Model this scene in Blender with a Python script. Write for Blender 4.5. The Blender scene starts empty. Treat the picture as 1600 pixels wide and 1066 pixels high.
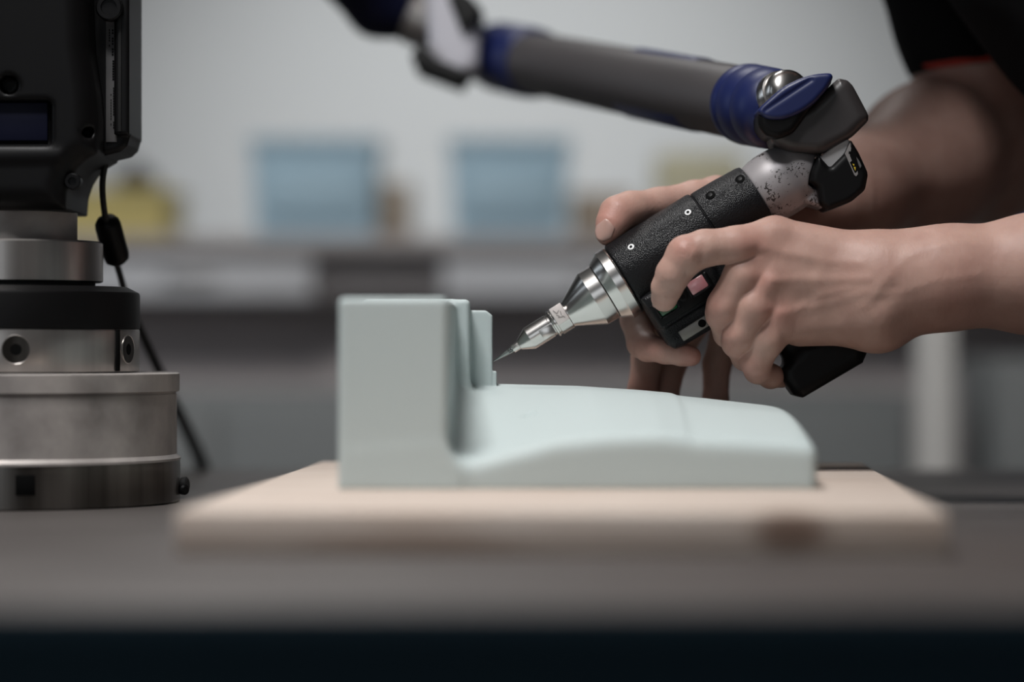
import bpy, bmesh, math, random
import numpy as np
from mathutils import Vector, Matrix

# ------------------------------------------------------------------ camera, world, lights
SC = bpy.context.scene
COL = SC.collection
D0, F0, HZ, EYE = 1945.0, 4667.0, 540.0, 102.0      # focus distance mm, focal px, horizon row, eye height over table (mm)
MM = 0.001

cam = bpy.data.cameras.new('camera')
camo = bpy.data.objects.new('camera', cam)
COL.objects.link(camo)
cam.sensor_width = 36.0
cam.lens = 36.0 * F0 / 1600.0
camo.location = (0, -D0 * MM, EYE * MM)
camo.rotation_euler = (math.pi / 2 + math.atan((HZ - 533) / F0), 0, 0)
cam.clip_start = 0.05
cam.dof.use_dof = True
cam.dof.focus_distance = 1.925
cam.dof.aperture_fstop = 105.0 / 50.0
cam.dof.aperture_blades = 0
SC.camera = camo

SC.view_settings.view_transform = 'Standard'
SC.view_settings.look = 'None'
SC.view_settings.gamma = 1
SC.view_settings.exposure = 0.0
SC.view_settings.use_curve_mapping = False
try:
    SC.cycles.use_denoising = True
    SC.cycles.max_bounces = 6
    SC.cycles.caustics_reflective = False
    SC.cycles.caustics_refractive = False
except Exception:
    pass

world = bpy.data.worlds.new('world')
SC.world = world
world.use_nodes = True
world.node_tree.nodes['Background'].inputs[0].default_value = (0.5, 0.56, 0.65, 1)
world.node_tree.nodes['Background'].inputs[1].default_value = 0.0

def area(name, loc, rot, sx, sy, power, col=(1, 1, 1)):
    l = bpy.data.lights.new(name, 'AREA')
    l.shape = 'RECTANGLE'; l.size = sx; l.size_y = sy; l.energy = power; l.color = col
    o = bpy.data.objects.new(name, l); COL.objects.link(o)
    o.location = loc; o.rotation_euler = rot
    return o

R = math.radians
# tube lights under the ceiling fixtures (fixtures are built further down), and daylight stand-ins: unseen fill areas added at left and behind the camera
LAMPS = [(-0.40, -1.05, 22, (0.97, 0.98, 1.0)), (-0.36, -0.56, 23, (1.0, 0.98, 0.96)), (-0.2, 1.15, 6, (1.0, 0.98, 0.96))]
for i, (x, y, p, c) in enumerate(LAMPS):
    area('ceiling_tube', (x, y, 1.80), (0, 0, 0), 0.5, 0.3, p, c)
area('window_light', (-2.72, 0.2, 0.9), (0, R(-90), 0), 1.1, 1.6, 5, (0.75, 0.88, 1.0))
area('window_light', (-0.9, -4.05, 0.75), (R(90), 0, 0), 2.2, 1.5, 5, (0.92, 0.96, 1.0))  # unseen front fill added behind the camera
def spot(name, loc, target, power, size, blend, col):
    l = bpy.data.lights.new(name, 'SPOT'); l.energy = power; l.spot_size = R(size); l.spot_blend = blend; l.color = col; l.shadow_soft_size = 0.08
    o = bpy.data.objects.new(name, l); COL.objects.link(o); o.location = loc
    o.rotation_euler = (Vector(target) - Vector(loc)).to_track_quat('-Z', 'Y').to_euler()
    return o
SPOTS = [((-0.1, 1.15, 1.72), (0.0, 3.05, 0.12), 178, (0.98, 1.0, 1.0)), ]  # unseen spot added so the wall is brightest at its centre
for a_, b_, p_, c_ in SPOTS: spot('wall_spot', a_, b_, p_, 49, 1.0, c_)

# ------------------------------------------------------------------ helpers
def W(px, py, Y=0.0):
    """photo pixel at depth Y (mm behind the focus plane) -> mm"""
    d = D0 + Y
    return np.array([(px - 800.0) * d / F0, Y, EYE - (py - HZ) * d / F0])

def S(px, Y=0.0):
    return px * (D0 + Y) / F0

def tag(o, label=None, cat=None, group=None, kind=None):
    if label: o['label'] = label
    if cat: o['category'] = cat
    if group: o['group'] = group
    if kind: o['kind'] = kind
    return o

def empty(name, loc=(0, 0, 0), label=None, cat=None, group=None):
    o = bpy.data.objects.new(name, None); COL.objects.link(o)
    o.location = Vector(loc) * MM
    o.empty_display_size = 0.02
    tag(o, label, cat, group)
    return o

def link(name, verts, faces, mat, parent=None, smooth=40, flip=False):
    me = bpy.data.meshes.new(name)
    V = np.asarray(verts, dtype=np.float64) * MM
    me.from_pydata([tuple(v) for v in V], [], [tuple(f) for f in faces])
    me.update()
    o = bpy.data.objects.new(name, me); COL.objects.link(o)
    if mat: me.materials.append(mat)
    if smooth is not None:
        me.polygons.foreach_set('use_smooth', [True] * len(me.polygons))
        if smooth < 180:
            me.set_sharp_from_angle(angle=R(smooth))
    if parent:
        o.parent = parent
        o.matrix_parent_inverse = Matrix.Identity(4)
        # meshes are built in world space: shift by the whole parent chain
        off = Vector((0, 0, 0)); p = parent
        while p: off += p.location; p = p.parent
        o.location = -off
    return o

def obj_bm(name, bm, mat, parent=None, smooth=40):
    bmesh.ops.recalc_face_normals(bm, faces=bm.faces[:])
    bm.verts.index_update()
    v = [tuple(x.co) for x in bm.verts]; f = [[q.index for q in x.verts] for x in bm.faces]
    bm.free()
    return link(name, v, f, mat, parent, smooth)

def bm_box(bm, c, s, bev=0.0, rot=None, seg=2):
    m = Matrix.Translation(Vector(c)) @ (rot.to_4x4() if rot is not None else Matrix.Identity(4)) @ Matrix.Diagonal((s[0], s[1], s[2], 1))
    r = bmesh.ops.create_cube(bm, size=1.0, matrix=m)
    if bev > 0:
        es = set()
        for v in r['verts']:
            for e in v.link_edges: es.add(e)
        bmesh.ops.bevel(bm, geom=list(es), offset=bev, segments=seg, affect='EDGES', profile=0.5, clamp_overlap=True)

def box(name, c, s, mat, parent=None, bev=0.0, rot=None, seg=2):
    bm = bmesh.new(); bm_box(bm, c, s, bev, rot, seg)
    return obj_bm(name, bm, mat, parent)

def frame(d):
    d = np.asarray(d, float); d = d / np.linalg.norm(d)
    a = np.array([0, 0, 1.0]) if abs(d[2]) < 0.9 else np.array([1.0, 0, 0])
    x = np.cross(a, d); x /= np.linalg.norm(x)
    return d, x, np.cross(d, x)

def lathe(name, origin, axis, prof, mat, parent=None, n=96, smooth=30, ang0=0, ang1=2 * math.pi, flute=None):
    d, x, y = frame(axis)
    o = np.asarray(origin, float)
    V = []; Fc = []
    closed = abs(ang1 - ang0 - 2 * math.pi) < 1e-6
    m = n if closed else n + 1
    for (u, r) in prof:
        for k in range(m):
            a = ang0 + (ang1 - ang0) * k / n
            rr = r
            if flute: rr = flute(u, r, a)
            V.append(o + d * u + (x * math.cos(a) + y * math.sin(a)) * max(rr, 1e-4))
    for i in range(len(prof) - 1):
        for k in range(n if closed else m - 1):
            k2 = (k + 1) % m
            Fc.append((i * m + k, i * m + k2, (i + 1) * m + k2, (i + 1) * m + k))
    if closed:
        Fc.append(tuple(reversed(range(m))))
        Fc.append(tuple((len(prof) - 1) * m + k for k in range(m)))
    return link(name, V, Fc, mat, parent, smooth)

def tube(name, pts, radii, mat, parent=None, n=16, sub=8):
    P = [np.asarray(p, float) for p in pts]
    if not hasattr(radii, '__len__'): radii = [radii] * len(P)
    Q = []; RR = []
    for i in range(len(P) - 1):
        p0 = P[max(i - 1, 0)]; p1 = P[i]; p2 = P[i + 1]; p3 = P[min(i + 2, len(P) - 1)]
        for s in range(sub):
            t = s / sub
            Q.append(0.5 * ((2 * p1) + (-p0 + p2) * t + (2 * p0 - 5 * p1 + 4 * p2 - p3) * t * t + (-p0 + 3 * p1 - 3 * p2 + p3) * t ** 3))
            RR.append(radii[i] * (1 - t) + radii[i + 1] * t)
    Q.append(P[-1]); RR.append(radii[-1])
    V = []; Fc = []
    ref = None
    for i, q in enumerate(Q):
        d = Q[min(i + 1, len(Q) - 1)] - Q[max(i - 1, 0)]
        d = d / np.linalg.norm(d)
        if ref is None: _, ref, _ = frame(d)
        ref = ref - d * ref.dot(d); ref /= np.linalg.norm(ref)
        y = np.cross(d, ref)
        for k in range(n):
            a = 2 * math.pi * k / n
            V.append(q + (ref * math.cos(a) + y * math.sin(a)) * RR[i])
    for i in range(len(Q) - 1):
        for k in range(n):
            Fc.append((i * n + k, i * n + (k + 1) % n, (i + 1) * n + (k + 1) % n, (i + 1) * n + k))
    Fc.append(tuple(reversed(range(n)))); Fc.append(tuple((len(Q) - 1) * n + k for k in range(n)))
    return link(name, V, Fc, mat, parent, 60)

# ---------------- signed distance modelling (mm)
def rc(a, b, ra, rb):
    a = np.asarray(a, np.float32); b = np.asarray(b, np.float32)
    ba = b - a; L = float(ba.dot(ba)) + 1e-9
    def f(P):
        pa = P - a
        h = np.clip(pa @ ba / L, 0, 1)
        q = pa - h[:, None] * ba
        return np.sqrt((q * q).sum(1)) - (ra + (rb - ra) * h)
    return f

def el(c, r, rot=None):
    c = np.asarray(c, np.float32); r = np.asarray(r, np.float32)
    M = np.asarray(rot, np.float32) if rot is not None else None
    def f(P):
        q = P - c
        if M is not None: q = q @ M
        k0 = np.sqrt(((q / r) ** 2).sum(1)); k1 = np.sqrt(((q / (r * r)) ** 2).sum(1)) + 1e-9
        return k0 * (k0 - 1.0) / k1
    return f

def bx(c, h, r=0.0, rot=None):
    c = np.asarray(c, np.float32); h = np.asarray(h, np.float32) - r
    M = np.asarray(rot, np.float32) if rot is not None else None
    def f(P):
        q = P - c
        if M is not None: q = q @ M
        q = np.abs(q) - h
        return np.sqrt((np.maximum(q, 0) ** 2).sum(1)) + np.minimum(q.max(1), 0) - r
    return f

def smin(a, b, k):
    if k <= 0: return np.minimum(a, b)
    h = np.clip(0.5 + 0.5 * (b - a) / k, 0, 1)
    return b + (a - b) * h - k * h * (1 - h)

def smax(a, b, k): return -smin(-a, -b, k)

def U(fs, k):
    def f(P):
        d = fs[0](P)
        for g in fs[1:]: d = smin(d, g(P), k)
        return d
    return f

def SUB(a, b, k=0):
    return lambda P: smax(a(P), -b(P), k)

def AND(a, b, k=0):
    return lambda P: smax(a(P), b(P), k)

def soft(pts, n=2, w=0.22):
    for _ in range(n):
        q = []
        for i in range(len(pts)):
            a, b = np.array(pts[i], float), np.array(pts[(i + 1) % len(pts)], float)
            q += [a + (b - a) * w, b - (b - a) * w]
        pts = q
    return pts

def poly(pts, Yref, y0, y1, r=2.0, fx=None):
    """outline given in photo pixels at depth Yref, extruded from y0 to y1, edges rounded by r"""
    Q = [W(p[0], p[1], Yref) for p in pts]
    return poly_mm([(q[0], q[2]) for q in Q], y0, y1, r)

def poly_mm(Q, y0, y1, r=2.0):
    Q = np.asarray(Q, np.float32)
    n = len(Q)
    # shrink handled by offsetting the distance
    cy, hy = (y0 + y1) / 2, (y1 - y0) / 2
    def f(P):
        X = P[:, 0]; Z = P[:, 2]
        d2 = np.full(len(P), 1e18, np.float32); s = np.zeros(len(P), bool)
        for i in range(n):
            a = Q[i]; b = Q[i - 1]
            e = b - a; wx = X - a[0]; wz = Z - a[1]
            t = np.clip((wx * e[0] + wz * e[1]) / (e.dot(e) + 1e-9), 0, 1)
            dx = wx - e[0] * t; dz = wz - e[1] * t
            d2 = np.minimum(d2, dx * dx + dz * dz)
            c1 = Z >= a[1]; c2 = Z < b[1]; c3 = e[0] * wz > e[1] * wx
            s ^= ((c1 & c2 & c3) | (~c1 & ~c2 & ~c3))
        d = np.sqrt(d2); d = np.where(s, -d, d) + r
        w = np.abs(P[:, 1] - cy) - (hy - r)
        return np.minimum(np.maximum(d, w), 0) + np.sqrt(np.maximum(d, 0) ** 2 + np.maximum(w, 0) ** 2) - r
    return f

def cyl(a, b, rad, r=0.0):
    a = np.asarray(a, np.float32); b = np.asarray(b, np.float32)
    ax = b - a; L = float(np.linalg.norm(ax)); ax = ax / L
    c = (a + b) / 2
    def f(P):
        q = P - c; t = q @ ax
        rr = np.sqrt(np.maximum((q * q).sum(1) - t * t, 0))
        dx = rr - (rad - r); dy = np.abs(t) - (L / 2 - r)
        return np.minimum(np.maximum(dx, dy), 0) + np.sqrt(np.maximum(dx, 0) ** 2 + np.maximum(dy, 0) ** 2) - r
    return f

def sdf_raw(fn, lo, hi, h, proj=2):
    lo = np.asarray(lo, np.float32); hi = np.asarray(hi, np.float32); B = 8
    nb = np.ceil((hi - lo) / (h * B)).astype(int)
    n = nb * B
    gb = np.stack(np.meshgrid(*[np.arange(k) for k in nb], indexing='ij'), -1).reshape(-1, 3)
    cen = lo + (gb * B + (B - 1) / 2.0).astype(np.float32) * h
    dc = fn(cen.astype(np.float32))
    Dg = np.repeat(np.repeat(np.repeat(dc.reshape(nb), B, 0), B, 1), B, 2).astype(np.float32)
    act = np.nonzero(np.abs(dc) < B * h * 0.9 * 1.35 + h)[0]
    loc = np.stack(np.meshgrid(*[np.arange(B)] * 3, indexing='ij'), -1).reshape(-1, 3)
    for s in range(0, len(act), 600):
        ids = gb[act[s:s + 600]]
        idx = (ids[:, None, :] * B + loc[None]).reshape(-1, 3)
        P = (lo + idx.astype(np.float32) * h).astype(np.float32)
        Dg[idx[:, 0], idx[:, 1], idx[:, 2]] = fn(P)
    sgn = Dg < 0
    # surface nets
    c = [slice(0, -1), slice(1, None)]
    cnt = np.zeros(tuple(n - 1), np.int8)
    for i in (0, 1):
        for j in (0, 1):
            for k in (0, 1):
                cnt += sgn[c[i], c[j], c[k]]
    mixed = (cnt > 0) & (cnt < 8)
    cells = np.argwhere(mixed)
    vid = np.full(mixed.shape, -1, np.int32); vid[mixed] = np.arange(len(cells))
    acc = np.zeros((len(cells), 3), np.float32); num = np.zeros(len(cells), np.float32)
    cor = [(i, j, k) for i in (0, 1) for j in (0, 1) for k in (0, 1)]
    for a in cor:
        for ax in range(3):
            if a[ax] == 0:
                b = list(a); b[ax] = 1
                A = cells + np.array(a); Bv = cells + np.array(b)
                da = Dg[A[:, 0], A[:, 1], A[:, 2]]; db = Dg[Bv[:, 0], Bv[:, 1], Bv[:, 2]]
                x = (da < 0) != (db < 0)
                t = np.where(x, da / np.where(x, da - db, 1), 0)
                p = np.array(a, np.float32)[None].repeat(len(cells), 0); p[:, ax] += t
                acc[x] += p[x]; num[x] += 1
    V = lo + (cells + acc / num[:, None]) * h
    V = V.astype(np.float32)
    quads = []
    for ax in range(3):
        s0 = [slice(None)] * 3; s1 = [slice(None)] * 3
        s0[ax] = slice(0, -1); s1[ax] = slice(1, None)
        A = sgn[tuple(s0)]; Bb = sgn[tuple(s1)]
        e = np.argwhere(A != Bb)
        o1, o2 = (ax + 1) % 3, (ax + 2) % 3
        ok = (e[:, o1] > 0) & (e[:, o2] > 0) & (e[:, o1] < n[o1] - 1) & (e[:, o2] < n[o2] - 1)
        e = e[ok]
        ins = A[e[:, 0], e[:, 1], e[:, 2]]
        def g(d1, d2):
            q = e.copy(); q[:, o1] += d1; q[:, o2] += d2
            return vid[q[:, 0], q[:, 1], q[:, 2]]
        q = np.stack([g(-1, -1), g(0, -1), g(0, 0), g(-1, 0)], 1)
        q[~ins] = q[~ins][:, ::-1]
        quads.append(q)
    Q = np.concatenate(quads)
    Q = Q[(Q >= 0).all(1)]
    e = 0.25 * h
    for _ in range(proj):
        d = fn(V)
        G = np.stack([fn(V + np.eye(3, dtype=np.float32)[k] * e) - d for k in range(3)], 1) / e
        g2 = (G * G).sum(1) + 1e-3
        st = np.clip(d / g2, -h, h)
        V = V - G * st[:, None] * 0.9
    return V, Q

def sdf_obj(name, fn, lo, hi, h, mat, parent=None, smooth=180, proj=2):
    V, Q = sdf_raw(fn, lo, hi, h, proj)
    return link(name, V, Q.tolist(), mat, parent, smooth)

def bounds_px(x0, y0, x1, y1, Y0, Y1, pad=4):
    pts = np.array([W(x, y, Y) for x in (x0, x1) for y in (y0, y1) for Y in (Y0, Y1)])
    return pts.min(0) - pad, pts.max(0) + pad

# ---------------- materials
def mat(name, col, rough=0.5, metal=0.0, bump=None, var=None, coat=0.0, spec=0.5, sss=0.0, aniso=0.0, emit=None):
    """bump = (scale, strength, distance_mm[, 'voronoi'])   var = (scale, second colour, amount[, stretch xyz])"""
    m = bpy.data.materials.new(name); m.use_nodes = True
    nt = m.node_tree; b = nt.nodes['Principled BSDF']
    b.inputs['Base Color'].default_value = (*col, 1)
    b.inputs['Roughness'].default_value = rough
    b.inputs['Metallic'].default_value = metal
    b.inputs['Coat Weight'].default_value = coat
    b.inputs['Specular IOR Level'].default_value = spec
    if aniso: b.inputs['Anisotropic'].default_value = aniso
    tc = nt.nodes.new('ShaderNodeTexCoord')
    if sss:
        b.inputs['Subsurface Weight'].default_value = sss
        b.inputs['Subsurface Radius'].default_value = (0.0035, 0.0014, 0.0008)
        b.inputs['Subsurface Scale'].default_value = 1.0
    if var:
        mp = nt.nodes.new('ShaderNodeMapping'); mp.inputs['Scale'].default_value = var[3] if len(var) > 3 else (1, 1, 1)
        nt.links.new(tc.outputs['Object'], mp.inputs[0])
        n = nt.nodes.new('ShaderNodeTexNoise'); n.inputs['Scale'].default_value = var[0]; n.inputs['Detail'].default_value = 5
        nt.links.new(mp.outputs[0], n.inputs['Vector'])
        cr = nt.nodes.new('ShaderNodeValToRGB')
        cr.color_ramp.elements[0].position = 0.5 - 0.5 * (1 - var[2]) ; cr.color_ramp.elements[1].position = 0.5 + 0.5 * (1 - var[2])
        cr.color_ramp.elements[0].color = (*col, 1); cr.color_ramp.elements[1].color = (*var[1], 1)
        nt.links.new(n.outputs['Fac'], cr.inputs[0]); nt.links.new(cr.outputs[0], b.inputs['Base Color'])
    if bump:
        if len(bump) > 3:
            t = nt.nodes.new('ShaderNodeTexVoronoi'); t.inputs['Scale'].default_value = bump[0]; out = t.outputs['Distance']
        else:
            t = nt.nodes.new('ShaderNodeTexNoise'); t.inputs['Scale'].default_value = bump[0]; t.inputs['Detail'].default_value = 3; out = t.outputs['Fac']
        nt.links.new(tc.outputs['Object'], t.inputs['Vector'])
        bp = nt.nodes.new('ShaderNodeBump'); bp.inputs['Strength'].default_value = bump[1]; bp.inputs['Distance'].default_value = bump[2] * MM
        nt.links.new(out, bp.inputs['Height']); nt.links.new(bp.outputs[0], b.inputs['Normal'])
    if emit:
        b.inputs['Emission Color'].default_value = (*emit[0], 1); b.inputs['Emission Strength'].default_value = emit[1]
    return m

M = {}
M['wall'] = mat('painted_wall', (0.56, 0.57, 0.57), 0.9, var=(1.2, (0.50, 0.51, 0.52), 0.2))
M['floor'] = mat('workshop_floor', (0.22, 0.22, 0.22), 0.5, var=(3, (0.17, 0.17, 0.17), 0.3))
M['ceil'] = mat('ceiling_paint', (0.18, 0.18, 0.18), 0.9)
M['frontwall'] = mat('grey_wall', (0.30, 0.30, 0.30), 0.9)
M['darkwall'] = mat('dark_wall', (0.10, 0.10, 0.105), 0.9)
M['foam'] = mat('tooling_foam', (0.49, 0.555, 0.55), 0.62, bump=(900, 0.15, 0.1), spec=0.35)
M['table'] = mat('steel_plate', (0.050, 0.043, 0.041), 0.42, var=(9, (0.10, 0.088, 0.082), 0.35, (1, 3, 1)), bump=(240, 0.35, 0.4), spec=0.55)
M['tableside'] = mat('blue_black_paint', (0.009, 0.022, 0.032), 0.8, spec=0.15)
M['steel'] = mat('machined_steel', (0.72, 0.69, 0.66), 0.24, 1.0, bump=(600, 0.04, 0.05))
M['steel2'] = mat('brushed_steel', (0.50, 0.47, 0.45), 0.3, 0.9, var=(60, (0.30, 0.28, 0.265), 0.4, (1, 1, 0.02)), bump=(300, 0.05, 0.05))  # vertical streaks put reflection bands into the colour
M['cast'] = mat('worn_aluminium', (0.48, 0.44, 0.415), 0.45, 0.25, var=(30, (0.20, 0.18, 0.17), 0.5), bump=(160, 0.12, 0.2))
M['darksteel'] = mat('blackened_steel', (0.16, 0.15, 0.14), 0.28, 0.9, var=(12, (0.045, 0.04, 0.036), 0.75, (3, 3, 0.1)))  # stretched noise paints light and dark reflection bands on the metal
M['carbide'] = mat('grey_carbide', (0.34, 0.36, 0.35), 0.3, 1.0)
M['black'] = mat('black_plastic', (0.003, 0.0028, 0.003), 0.45, bump=(700, 0.2, 0.2), spec=0.18)
M['blackmatte'] = mat('black_matte', (0.006, 0.006, 0.006), 0.7)
M['leather'] = mat('grained_charcoal_plastic', (0.008, 0.0078, 0.0088), 0.34, bump=(1250, 0.7, 0.4, 'v'), spec=0.22)
M['grey'] = mat('grey_housing', (0.034, 0.030, 0.030), 0.4, bump=(900, 0.06, 0.1))
M['blue'] = mat('blue_rubber', (0.006, 0.012, 0.070), 0.42, bump=(500, 0.08, 0.15))
M['darkblue'] = mat('navy_panel', (0.002, 0.003, 0.016), 0.5, spec=0.2)
M['greytube'] = mat('dark_carbon_tube', (0.050, 0.045, 0.046), 0.5)
M['trim'] = mat('red_hem', (0.42, 0.035, 0.02), 0.8)
M['cloth'] = mat('black_cotton', (0.0035, 0.0035, 0.004), 0.95, bump=(350, 0.3, 0.4), spec=0.2)
M['trouser'] = mat('dark_trousers', (0.01, 0.012, 0.018), 0.95)
M['nail'] = mat('fingernail', (0.47, 0.29, 0.245), 0.36, sss=0.1, coat=0.1)
M['redbtn'] = mat('rose_button', (0.62, 0.22, 0.25), 0.18, coat=0.7, var=(160, (0.62, 0.36, 0.38), 0.35))
M['greenbtn'] = mat('green_button', (0.004, 0.09, 0.03), 0.2, coat=0.5)
M['white'] = mat('white_print', (0.75, 0.75, 0.75), 0.6)
M['label'] = mat('grey_label', (0.09, 0.087, 0.087), 0.6)
M['ink'] = mat('black_ink', (0.004, 0.004, 0.004), 0.8, spec=0.05)
M['yellowink'] = mat('yellow_print', (0.6, 0.42, 0.02), 0.6)
M['yellow'] = mat('yellow_plastic', (0.62, 0.52, 0.20), 0.6)
M['paleyellow'] = mat('pale_yellow_card', (0.66, 0.62, 0.44), 0.8)
M['bin'] = mat('pale_blue_plastic', (0.46, 0.64, 0.75), 0.55)
M['card'] = mat('brown_card', (0.42, 0.35, 0.28), 0.85)
M['benchtop'] = mat('bench_top', (0.50, 0.46, 0.45), 0.6)
M['benchmid'] = mat('bench_panel', (0.24, 0.22, 0.22), 0.6)
M['benchfront'] = mat('bench_front', (0.74, 0.74, 0.76), 0.6)
M['benchdark'] = mat('bench_recess', (0.60, 0.54, 0.53), 0.7)
M['cabgrey'] = mat('cabinet_grey', (0.20, 0.21, 0.21), 0.6)
M['post'] = mat('pale_post', (0.66, 0.64, 0.61), 0.6)
M['lamp'] = mat('lamp_diffuser', (0.9, 0.9, 0.9), 0.6, emit=((1, 0.98, 0.95), 4.0))
M['daylight'] = mat('daylit_glass', (0.6, 0.65, 0.7), 0.4, emit=((0.85, 0.93, 1.0), 0.35))  # weak glow, added to go with the fill lights
M['lampcase'] = mat('lamp_case', (0.5, 0.5, 0.5), 0.6)
M['blueitem'] = mat('blue_plastic', (0.10, 0.16, 0.42), 0.6)

def neck_mat():
    m = mat('scratched_silver_paint', (0.36, 0.34, 0.345), 0.45, 0.25)
    nt = m.node_tree; b = nt.nodes['Principled BSDF']
    tc = nt.nodes.new('ShaderNodeTexCoord')
    n = nt.nodes.new('ShaderNodeTexNoise'); n.inputs['Scale'].default_value = 420; n.inputs['Detail'].default_value = 5; n.inputs['Distortion'].default_value = 1.2
    n2 = nt.nodes.new('ShaderNodeTexNoise'); n2.inputs['Scale'].default_value = 45; n2.inputs['Detail'].default_value = 2
    nt.links.new(tc.outputs['Object'], n.inputs['Vector']); nt.links.new(tc.outputs['Object'], n2.inputs['Vector'])
    mul = nt.nodes.new('ShaderNodeMath'); mul.operation = 'MULTIPLY'
    nt.links.new(n.outputs['Fac'], mul.inputs[0]); nt.links.new(n2.outputs['Fac'], mul.inputs[1])
    cr = nt.nodes.new('ShaderNodeValToRGB')
    cr.color_ramp.elements[0].position = 0.345; cr.color_ramp.elements[1].position = 0.365
    cr.color_ramp.elements[0].color = (0.30, 0.28, 0.285, 1); cr.color_ramp.elements[1].color = (0.035, 0.028, 0.026, 1)
    nt.links.new(mul.outputs[0], cr.inputs[0]); nt.links.new(cr.outputs[0], b.inputs['Base Color'])
    return m
M['neck'] = neck_mat()

def wood_mat():
    m = mat('planed_pine', (0.62, 0.50, 0.42), 0.7)
    nt = m.node_tree; b = nt.nodes['Principled BSDF']
    tc = nt.nodes.new('ShaderNodeTexCoord')
    mp = nt.nodes.new('ShaderNodeMapping'); mp.inputs['Scale'].default_value = (1.6, 14, 10)
    nt.links.new(tc.outputs['Object'], mp.inputs[0])
    n = nt.nodes.new('ShaderNodeTexNoise'); n.inputs['Scale'].default_value = 5; n.inputs['Detail'].default_value = 6; n.inputs['Distortion'].default_value = 0.6
    nt.links.new(mp.outputs[0], n.inputs['Vector'])
    cr = nt.nodes.new('ShaderNodeValToRGB')
    cr.color_ramp.elements[0].position = 0.35; cr.color_ramp.elements[1].position = 0.7
    cr.color_ramp.elements[0].color = (0.58, 0.50, 0.44, 1); cr.color_ramp.elements[1].color = (0.47, 0.37, 0.305, 1)
    nt.links.new(n.outputs['Fac'], cr.inputs[0])
    # knots: dark slanted ellipses with a shape of their own
    last = cr.outputs[0]
    for (c, s, col) in (((0.135, -0.49, 0.012), (0.022, 0.05, 0.012), (0.16, 0.09, 0.06, 1)), ((0.218, 0.135, 0.02), (0.05, 0.03, 0.03), (0.10, 0.07, 0.06, 1)), ((-0.05, -0.49, 0.006), (0.06, 0.05, 0.006), (0.42, 0.32, 0.26, 1))):
        mp2 = nt.nodes.new('ShaderNodeMapping'); mp2.vector_type = 'POINT'
        mp2.inputs['Location'].default_value = tuple(-c[i] / s[i] for i in range(3)); mp2.inputs['Scale'].default_value = tuple(1 / v for v in s)
        nt.links.new(tc.outputs['Object'], mp2.inputs[0])
        ln = nt.nodes.new('ShaderNodeVectorMath'); ln.operation = 'LENGTH'; nt.links.new(mp2.outputs[0], ln.inputs[0])
        mr = nt.nodes.new('ShaderNodeMapRange'); mr.inputs['From Min'].default_value = 0.5; mr.inputs['From Max'].default_value = 1.1
        mr.inputs['To Min'].default_value = 0.85; mr.inputs['To Max'].default_value = 0.0
        nt.links.new(ln.outputs['Value'], mr.inputs['Value'])
        mx = nt.nodes.new('ShaderNodeMix'); mx.data_type = 'RGBA'
        nt.links.new(mr.outputs[0], mx.inputs['Factor']); nt.links.new(last, mx.inputs['A']); mx.inputs['B'].default_value = col
        last = mx.outputs['Result']
    nt.links.new(last, b.inputs['Base Color'])
    return m
M['wood'] = wood_mat()

def skin_mat():
    m = mat('skin', (0.36, 0.21, 0.165), 0.5, sss=0.12, spec=0.4)
    nt = m.node_tree; b = nt.nodes['Principled BSDF']
    tc = nt.nodes.new('ShaderNodeTexCoord')
    at = nt.nodes.new('ShaderNodeAttribute'); at.attribute_name = 'flush'
    n = nt.nodes.new('ShaderNodeTexNoise'); n.inputs['Scale'].default_value = 55; n.inputs['Detail'].default_value = 5
    nt.links.new(tc.outputs['Object'], n.inputs['Vector'])
    cr = nt.nodes.new('ShaderNodeValToRGB')
    cr.color_ramp.elements[0].position = 0.3; cr.color_ramp.elements[1].position = 0.7
    cr.color_ramp.elements[0].color = (0.47, 0.295, 0.24, 1); cr.color_ramp.elements[1].color = (0.40, 0.235, 0.19, 1)
    nt.links.new(n.outputs['Fac'], cr.inputs[0])
    mx = nt.nodes.new('ShaderNodeMix'); mx.data_type = 'RGBA'
    nt.links.new(at.outputs['Fac'], mx.inputs['Factor']); nt.links.new(cr.outputs[0], mx.inputs['A']); mx.inputs['B'].default_value = (0.44, 0.17, 0.135, 1)
    nt.links.new(mx.outputs['Result'], b.inputs['Base Color'])
    v = nt.nodes.new('ShaderNodeTexVoronoi'); v.inputs['Scale'].default_value = 900
    n3 = nt.nodes.new('ShaderNodeTexNoise'); n3.inputs['Scale'].default_value = 260; n3.inputs['Detail'].default_value = 4
    mp = nt.nodes.new('ShaderNodeMapping'); mp.inputs['Scale'].default_value = (1, 1, 0.55)
    nt.links.new(tc.outputs['Object'], mp.inputs[0]); nt.links.new(mp.outputs[0], n3.inputs['Vector']); nt.links.new(mp.outputs[0], v.inputs['Vector'])
    ad = nt.nodes.new('ShaderNodeMath'); ad.operation = 'MULTIPLY_ADD'; ad.inputs[1].default_value = 0.35
    nt.links.new(v.outputs['Distance'], ad.inputs[0]); nt.links.new(n3.outputs['Fac'], ad.inputs[2])
    bp = nt.nodes.new('ShaderNodeBump'); bp.inputs['Strength'].default_value = 0.5; bp.inputs['Distance'].default_value = 0.0004
    nt.links.new(ad.outputs[0], bp.inputs['Height']); nt.links.new(bp.outputs[0], b.inputs['Normal'])
    return m
M['skin'] = skin_mat()

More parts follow.
